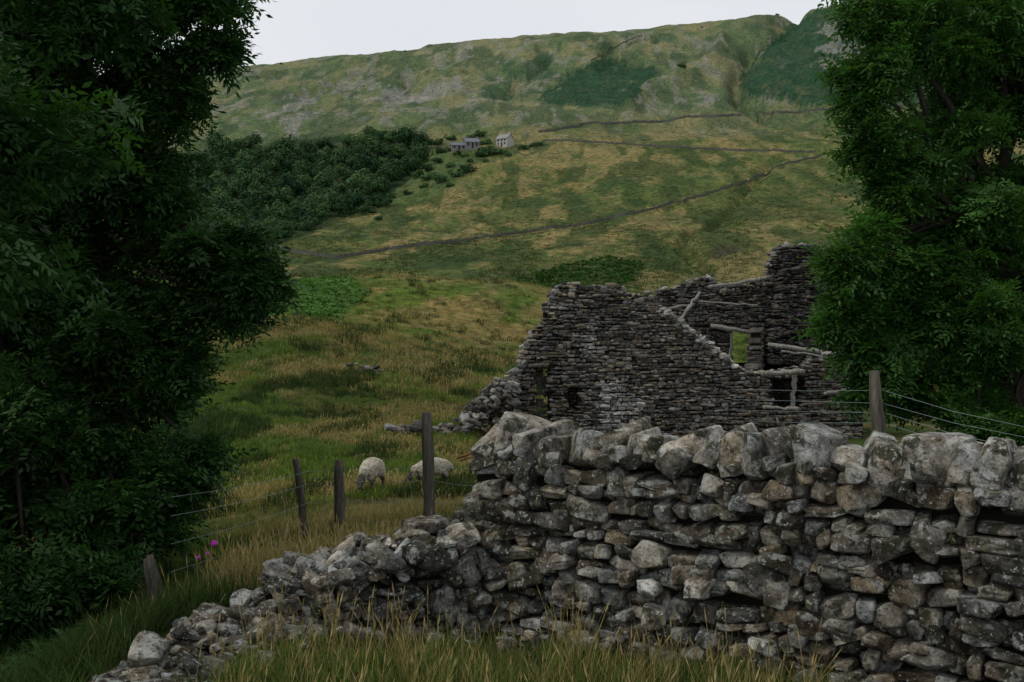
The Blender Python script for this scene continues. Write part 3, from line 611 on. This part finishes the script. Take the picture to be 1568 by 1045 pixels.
k=isr&~isb&~hide; place("rush_clumps",px[k],d[k],[tuft(RUSH,18,.75,.025,.22,.4,ns=2),tuft(RUSH,18,.65,.025,.26,.5,ns=2)],(.6+.6*rng.random(k.sum()))*hs[k])
k=~isb&~hide&(r_<=gp_*.85); place("pasture_seed_grass",px[k],d[k],[tuft(GOLD,13,.55,.024,.32,.6,True,ns=2),tuft(GOLD,15,.5,.026,.3,.7,ns=2)],(.6+.6*rng.random(k.sum()))*hs[k])
px,d=ul(3800,380,570,95,240); x=(px-CX)/F*d; rowp=CY-gz(x,d)/d*F; k=pip(px+rng.normal(size=len(px))*6,rowp+rng.normal(size=len(px))*4,BBP)
place("bracken_bed",px[k],d[k],[frond(FERNB,6,1.3),frond(FERN,5,1.1),frond(FERNB,5,1.1),frond(FERNB,5,1.2)],.5+.6*rng.random(k.sum()))
px,d=ul(17000,380,1420,235,640); x=(px-CX)/F*d; q=fbm(x/14,d/40,61)*.6+.4*fbm(x/3,d/8,62); k=rng.random(len(px))<sstep(.38,.6,q); px,d=px[k],d[k]; w_=rng.random(len(px))
k=w_<.6; place("rush_tussocks",px[k],d[k],[tuft(MOOR,12,.7,.09,.5,.8,ns=2),tuft(RUSH,12,.6,.09,.5,.8,ns=2),tuft(MOOR,12,.55,.1,.6,.9,ns=2)],.5+.7*rng.random(k.sum()))
k=~k; place("straw_tussocks",px[k],d[k],[tuft(MOORG,12,.6,.08,.5,.7,ns=2),tuft(MOOR,12,.6,.1,.6,.7,ns=2)],.5+.7*rng.random(k.sum()))
px,d=ul(1800,780,1000,205,330); x=(px-CX)/F*d; rowp=CY-gz(x,d)/d*F; k=pip(px,rowp,[(785,430),(850,408),(930,393),(990,403),(975,430),(900,452),(800,447)]); place("bracken_bank",px[k],d[k],[frond(FERN,7,1.8)],.6+.5*rng.random(k.sum()))
px,d=ul(2400,-250,330,8.8,17); x=(px-CX)/F*d; k=(px<170+90*fbm(x,d,71))&(x<-2.3); px,d=px[k],d[k]
place("nettle_undergrowth",px,d,[frond(LEAF_L,8,.45),frond(LEAF_L,7,.5)],.4+.5*rng.random(len(px)))
DKG=leafmat("grass_painted_shade",(.018,.036,.010),(.048,.075,.020),.15,.05,.9)  # blade colours darkened to paint in the shade below the left tree
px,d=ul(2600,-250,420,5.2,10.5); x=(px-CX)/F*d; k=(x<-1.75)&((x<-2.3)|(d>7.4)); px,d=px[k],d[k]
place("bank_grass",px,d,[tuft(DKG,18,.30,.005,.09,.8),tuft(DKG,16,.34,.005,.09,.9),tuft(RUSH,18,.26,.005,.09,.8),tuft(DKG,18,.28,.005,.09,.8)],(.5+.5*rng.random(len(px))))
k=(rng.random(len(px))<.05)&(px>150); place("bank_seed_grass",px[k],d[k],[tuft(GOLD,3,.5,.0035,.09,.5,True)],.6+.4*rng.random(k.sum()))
px,d=ul(500,1150,1750,8.5,15); place("nettle_undergrowth",px,d,[frond(LEAF_R,8,.5)],.5+.5*rng.random(len(px)))
# ------------------------------------------------------------ woodland
def wtree(h=12,nb=15,sp=.27,cz=.52,sv=.26):
    V=[];Fc=[]
    cl=rng.normal(size=(nb,3)); cl/=np.linalg.norm(cl,axis=1)[:,None]; cl=cl*np.array([h*sp,h*sp,h*sv])*rng.uniform(.35,1,(nb,1))+np.array([0,0,h*cz])
    for c_ in cl:
        r=h*rng.uniform(.12,.21)
        for i in range(64):
            dd=rng.normal(size=3); dd/=np.linalg.norm(dd); p=c_+dd*r*rng.uniform(.78,1.06); s1=np.cross(dd,rng.normal(size=3)); s1/=np.linalg.norm(s1); s2=np.cross(dd,s1)+dd*.3; a=rng.uniform(.28,.58)
            k=len(V); V+= [p-s1*a,p-s2*a*.7,p+s1*a,p+s2*a*.7]; Fc.append([k,k+1,k+2,k+3])
    for i in range(6):
        a0,a1=i*math.pi/3,(i+1)*math.pi/3; k=len(V); r=.28
        V+= [np.array([math.cos(a0)*r,math.sin(a0)*r,-1]),np.array([math.cos(a1)*r,math.sin(a1)*r,-1]),np.array([math.cos(a1)*.1,math.sin(a1)*.1,h*.6]),np.array([math.cos(a0)*.1,math.sin(a0)*.1,h*.6])]; Fc.append([k,k+1,k+2,k+3])
    return (np.array(V),np.array(Fc),WOOD)
WT=[wtree() for i in range(6)]; BT=[wtree(9,12,.42,.28,.26) for i in range(4)]
poly=[(262,275),(330,240),(400,236),(470,236),(560,219),(600,216),(645,228),(655,246),(615,275),(580,318),(510,338),(430,372),(340,385),(262,380)]
# crowns keep their distance from one another, so each reads as a tree with a dark gap around it
pts=[];sc=[]
tries=0
while len(pts)<260 and tries<9000:
    tries+=1; a,b=rng.uniform(262,655),rng.uniform(212,385)
    if pip(np.array([a]),np.array([b]),poly)[0]:
        h_=ghit(a,b); s0=rng.uniform(.6,1.0)+.8*rng.random()**3; s0*=(0.72 if b>335 else 1)*(.8+.5*float(fbm(np.array([a/40.]),np.array([b/25.]),81)[0])); wd=s0*rng.uniform(.95,1.4)
        if any((h_[0]-q_[0])**2+(h_[1]-q_[1])**2<(3.9*(wd+w2_))**2*.75 for q_,w2_ in zip(pts,[t_[0] for t_ in sc])): continue
        pts.append((h_[0],h_[1],h_[2]-1.5)); sc.append((wd,wd*rng.uniform(.85,1.15),s0))
print("wood trees",len(pts))
n=len(pts); scatter("woodland",pts,np.stack([rng.normal(size=n)*.05,rng.normal(size=n)*.05,rng.uniform(0,6,n)],1),sc,WT)
pts=[];sc=[]
for i in range(260):
    while True:
        a,b=rng.uniform(262,655),rng.uniform(212,385)
        if pip(np.array([a]),np.array([b]),poly)[0]: break
    pts.append(ghit(a,b)); q=rng.uniform(.35,.65); sc.append((q*1.3,q*1.3,q))
n=len(pts); scatter("woodland_understorey",pts,np.stack([np.zeros(n),np.zeros(n),rng.uniform(0,6,n)],1),sc,BT)
pts=[];sc=[]
for a,b,s in [(590,214,1.35),(610,212,1.1),(668,222,.9),(655,224,.8),(690,234,.5),(720,216,.8),(735,212,.8),(735,240,.6),(748,240,1.1),(765,239,.8),(780,240,.6),(800,230,.7),(815,228,.6),(826,226,.5),(742,222,.9),(712,242,.4),(690,216,.7),(640,275,.8),(660,278,.9),(675,282,.8),(700,272,.8),(716,266,.8),(690,286,.5),(586,318,.9),(600,304,.5),(630,262,.8),(655,262,.7),(670,250,.6),(640,245,.8),(1045,105,1.0),(560,330,.7),(480,345,.7),(1190,22,.5),(1272,12,.5),(1075,44,.3),(620,80,.35),(430,100,.4),(745,250,.5),(690,258,.6),(720,250,.5),(648,290,.5),(615,245,.9),(625,300,.5),(578,338,.5),(700,240,.6),(676,236,.7)]:
    p=ghit(a,b); pts.append((p[0],p[1],p[2]-.5*s)); sc.append((s*rng.uniform(.9,1.5),s*1.1,s*rng.uniform(.8,1.1)))
n=len(pts); scatter("hawthorn_bushes",pts,np.stack([np.zeros(n),np.zeros(n),rng.uniform(0,6,n)],1),sc,BT)
# ------------------------------------------------------------ cottages
def flat(name,c_,nz=1.0):
    m=M(name,.85,.2); m.col(m.mix(1,c_,m.ramp(m.noise(nz,6,.7),[(.3,G3(.75)),(.7,G3(1.2))]),'MULTIPLY')); return m.m
WALLM=flat("pale_limewash",(.32,.315,.29)); SLATE=flat("slate_roof",(.13,.15,.17)); DARK=flat("window_glass",(.02,.022,.025)); GREYW=flat("grey_stone",(.17,.17,.155))
def pymesh(name,V,Fc,mat,parent):
    me=bpy.data.meshes.new(name); me.from_pydata([tuple(v) for v in V],[],Fc); me.materials.append(mat); ob=bpy.data.objects.new(name,me); scene.collection.objects.link(ob); ob.parent=parent; return ob
def boxm(name,x0,x1,y0,y1,z0,z1,mat,parent):
    V=[(x,y,z) for x in (x0,x1) for y in (y0,y1) for z in (z0,z1)]
    return pymesh(name,V,[(0,1,3,2),(4,6,7,5),(0,4,5,1),(2,3,7,6),(0,2,6,4),(1,5,7,3)],mat,parent)
def cottage(px,row,Lx,Wy,H,R_,rz,wm,rm,d0=235):
    x,y,z=ghit(px,row,d0); e=empty("farm_cottage"); e.location=(x,y,z); e.rotation_euler=(0,0,rz)
    a,b=Lx/2,Wy/2
    pymesh("walls",[(-a,-b,-3),(a,-b,-3),(a,b,-3),(-a,b,-3),(-a,-b,H),(a,-b,H),(a,b,H),(-a,b,H),(-a,0,H+R_),(a,0,H+R_)],[(0,1,5,4),(1,2,6,9,5),(2,3,7,6),(3,0,4,8,7)],wm,e)
    o_=.35; k=R_/b
    for sg,nm in ((-1,"roof_front"),(1,"roof_back")):
        pymesh(nm,[(-a-o_,sg*(b+o_),H-k*o_+.05),(a+o_,sg*(b+o_),H-k*o_+.05),(a+o_,0,H+R_+.05),(-a-o_,0,H+R_+.05),(-a-o_,sg*(b+o_),H-k*o_+.22),(a+o_,sg*(b+o_),H-k*o_+.22),(a+o_,0,H+R_+.22),(-a-o_,0,H+R_+.22)],[(0,1,2,3),(4,5,6,7),(0,1,5,4),(1,2,6,5),(3,0,4,7)],rm,e)
    boxm("chimney",a-1.0,a-.2,-.4,.4,H+R_-.6,H+R_+1.0,wm,e); boxm("chimney_far",-a+.2,-a+1.0,-.4,.4,H+R_-.6,H+R_+1.0,wm,e)
    for i,wx_ in enumerate((-a*.6,a*.05,a*.62)):
        boxm("window_%d"%i,wx_-.45,wx_+.45,-b-.04,-b+.1,H-1.6,H-.5,DARK,e); 
        if i!=1: boxm("lower_window_%d"%i,wx_-.45,wx_+.45,-b-.04,-b+.1,.9,2.0,DARK,e)
    boxm("door",a*.05-.5,a*.05+.5,-b-.05,-b+.1,-.2,2.0,DARK,e)
cottage(773,226,7.5,6,4.2,2.5,math.radians(-38),WALLM,flat("stone_slate",(.22,.22,.20)))
cottage(722,230,7.5,5.5,3.2,2.2,math.radians(12),GREYW,SLATE)
cottage(702,233,8,5,2.2,1.7,math.radians(8),GREYW,SLATE)
# ------------------------------------------------------------ fences
def post(nm,base,top,r,par):
    b=np.array(base);t=np.array(top); tt=np.linspace(0,1,9)[:,None]; p=b*(1-tt)+t*tt; p[1:-1,:2]+=rng.normal(size=(7,2))*.006
    return tube(nm,p,[r*1.05]*7+[r*.98,r*.8],mw.m,par,9,.05)
mwire=M("galvanised_wire",.5,.4); mwire.col((.16,.20,.20)); mwire.b.inputs['Metallic'].default_value=.4
def wires(par,pts,hs,r=.0035,nm="wire"):
    for j,h in enumerate(hs):
        P_=[]
        for a,b in zip(pts[:-1],pts[1:]):
            a=np.array(a);b=np.array(b)
            for t in np.linspace(0,1,7)[:-1]: p=a*(1-t)+b*t; p=p+np.array([0,0,h-.03*math.sin(t*math.pi)]); P_.append(p)
        P_.append(np.array(pts[-1])+[0,0,h]); tube("%s_%d"%(nm,j),P_,[r]*len(P_),mwire.m,par,4)
fe=empty("wire_fence")
def gp(px,d): x=(px-CX)/F*d; return np.array([x,d,float(gz(x,d)[0])])
fp=[]
for i,(px,d,tpx,trow,r) in enumerate([(475,15.4,452,703,.05),(521,15.3,519,705,.07),(660,13.6,653,632,.068),(262,10.2,229,850,.04),(246,9.8,224,856,.03)]):
    b=gp(px,d); t=S(tpx,trow,d); post("post_%d"%i,b-[0,0,.3],t,r,fe)
    fp.append(b)
wires(fe,[fp[3],fp[0],fp[1],fp[2],gp(760,11)],[.35,.6,.85,1.02],.0025)
RUST=flat("dead_bracken_stem",(.36,.17,.07),5)
tube("broken_rail",[S(700,702,12.2),S(722,694,12),S(738,690,11.9),S(752,676,11.8)],[.012,.015,.014,.009],RUST,fe,6,.05)
tube("broken_rail_lower",[S(704,706,12.2),S(730,698,12),S(752,694,11.9)],[.008,.011,.009],RUST,fe,6,.05)
fe2=empty("wire_fence"); a=gp(1375,9.2); post("post",a,S(1338,568,9.2),.05,fe2)
for j,(r1,r2,r3) in enumerate([(598,655,596),(618,670,612),(632,690,628),(648,706,645)]):
    pts=[S(1120,r3,12),S(1240,r3+3,10.6),S(1352,r1,9.2),S(1460,(r1+r2)/2+4,8.7),S(1620,r2+10,8.0)]; tube("wire_%d"%j,pts,[.0022]*5,mwire.m,fe2,4)
# ------------------------------------------------------------ sheep
def sheep(px,d,rz,sz=1.0):
    x=(px-CX)/F*d; z=float(gz(x,d)[0])
    me=bpy.data.meshes.new("sheep"); V=[];E=[];Rd=[]
    def v(p,r,par=None):
        V.append(p);Rd.append(r); 
        if par is not None: E.append((par,len(V)-1))
        return len(V)-1
    pel=v((-.30,0,.60),(.24,.25)); ru=v((-.46,0,.60),(.16,.17),pel); b1=v((-.08,0,.58),(.27,.28),pel); b2=v((.16,0,.58),(.25,.26),b1); ch=v((.34,0,.60),(.19,.21),b2)
    n1=v((.50,0,.52),(.12,.12),ch); n2=v((.62,0,.36),(.085,.085),n1); h1=v((.69,0,.27),(.085,.075),n2); h2=v((.79,.0,.15),(.05,.045),h1)
    for sg in (-1,1):
        e1=v((V[h1][0]-.03,sg*.09,V[h1][2]+.04),(.03,.018),h1); v((V[h1][0]-.05,sg*.17,V[h1][2]+.01),(.015,.008),e1)
        s1=v((.34,sg*.12,.42),(.09,.09),ch); s2=v((.33,sg*.12,.24),(.042,.042),s1); s3=v((.34,sg*.12,.10),(.028,.028),s2); v((.36,sg*.12,.0),(.034,.03),s3)
        t1=v((-.34,sg*.13,.42),(.11,.10),pel); t2=v((-.42,sg*.13,.26),(.045,.045),t1); t3=v((-.38,sg*.13,.10),(.028,.028),t2); v((-.36,sg*.13,0),(.034,.03),t3)
    tl=v((-.62,0,.50),(.05,.05),ru); v((-.66,0,.36),(.035,.035),tl)
    me.from_pydata(V,E,[]); ob=bpy.data.objects.new("sheep",me); scene.collection.objects.link(ob)
    sm=ob.modifiers.new("skin",'SKIN'); me.skin_vertices[0].data[0].use_root=True
    for i,r in enumerate(Rd): me.skin_vertices[0].data[i].radius=r
    sb_=ob.modifiers.new("sub",'SUBSURF'); sb_.levels=3; sb_.render_levels=3
    tx=bpy.data.textures.new("wool",'CLOUDS'); tx.noise_scale=.07; dm=ob.modifiers.new("wool",'DISPLACE'); dm.texture=tx; dm.strength=.05
    m=M("fleece",1,0); sp=m.n("ShaderNodeSeparateXYZ"); m.l(m.tc.outputs['Object'],sp.inputs[0])
    leg=m.ramp(sp.outputs['Z'],[(.26,G3(1)),(.38,G3(0))]); hd=m.ramp(sp.outputs['X'],[(.58,G3(0)),(.64,G3(1))])
    c_=m.ramp(m.noise(9,6,.75),[(.35,(.26,.235,.17)),(.65,(.52,.475,.38))]); c_=m.mix(leg,c_,(.07,.062,.052)); c_=m.mix(hd,c_,(.07,.065,.058)); m.col(c_); m.bump(m.noise(30,4,.7),.04)
    me.materials.append(m.m); ob.location=(x,d,z+.03); ob.rotation_euler=(0,0,rz); ob.scale=(sz,sz,sz)
sheep(569,29,math.radians(-105),1.05); sheep(661,30,math.radians(205),.95)
th=empty("thistle"); TP=flat("thistle_purple",(.40,.05,.34),20); me=CG[5][0]/np.linalg.norm(CG[5][0],axis=1)[:,None]
for i,(a_,r_,d_) in enumerate([(328,832,10.2),(318,848,10.1),(304,854,9.9)]):
    b=gp(a_,d_); t_=S(a_,r_,d_); tube("stem_%d"%i,[b,(b+t_)/2+[.01,0,0],t_],[.006,.005,.004],FERN,th,5)
    mesh_np("flower_head_%d"%i,me*np.array([.028,.028,.024])*(1+.25*rng.random((len(me),1)))*(1 if i==0 else .6)+t_,CG[5][1],None,False,TP,th)
print("objects",len(bpy.data.objects))
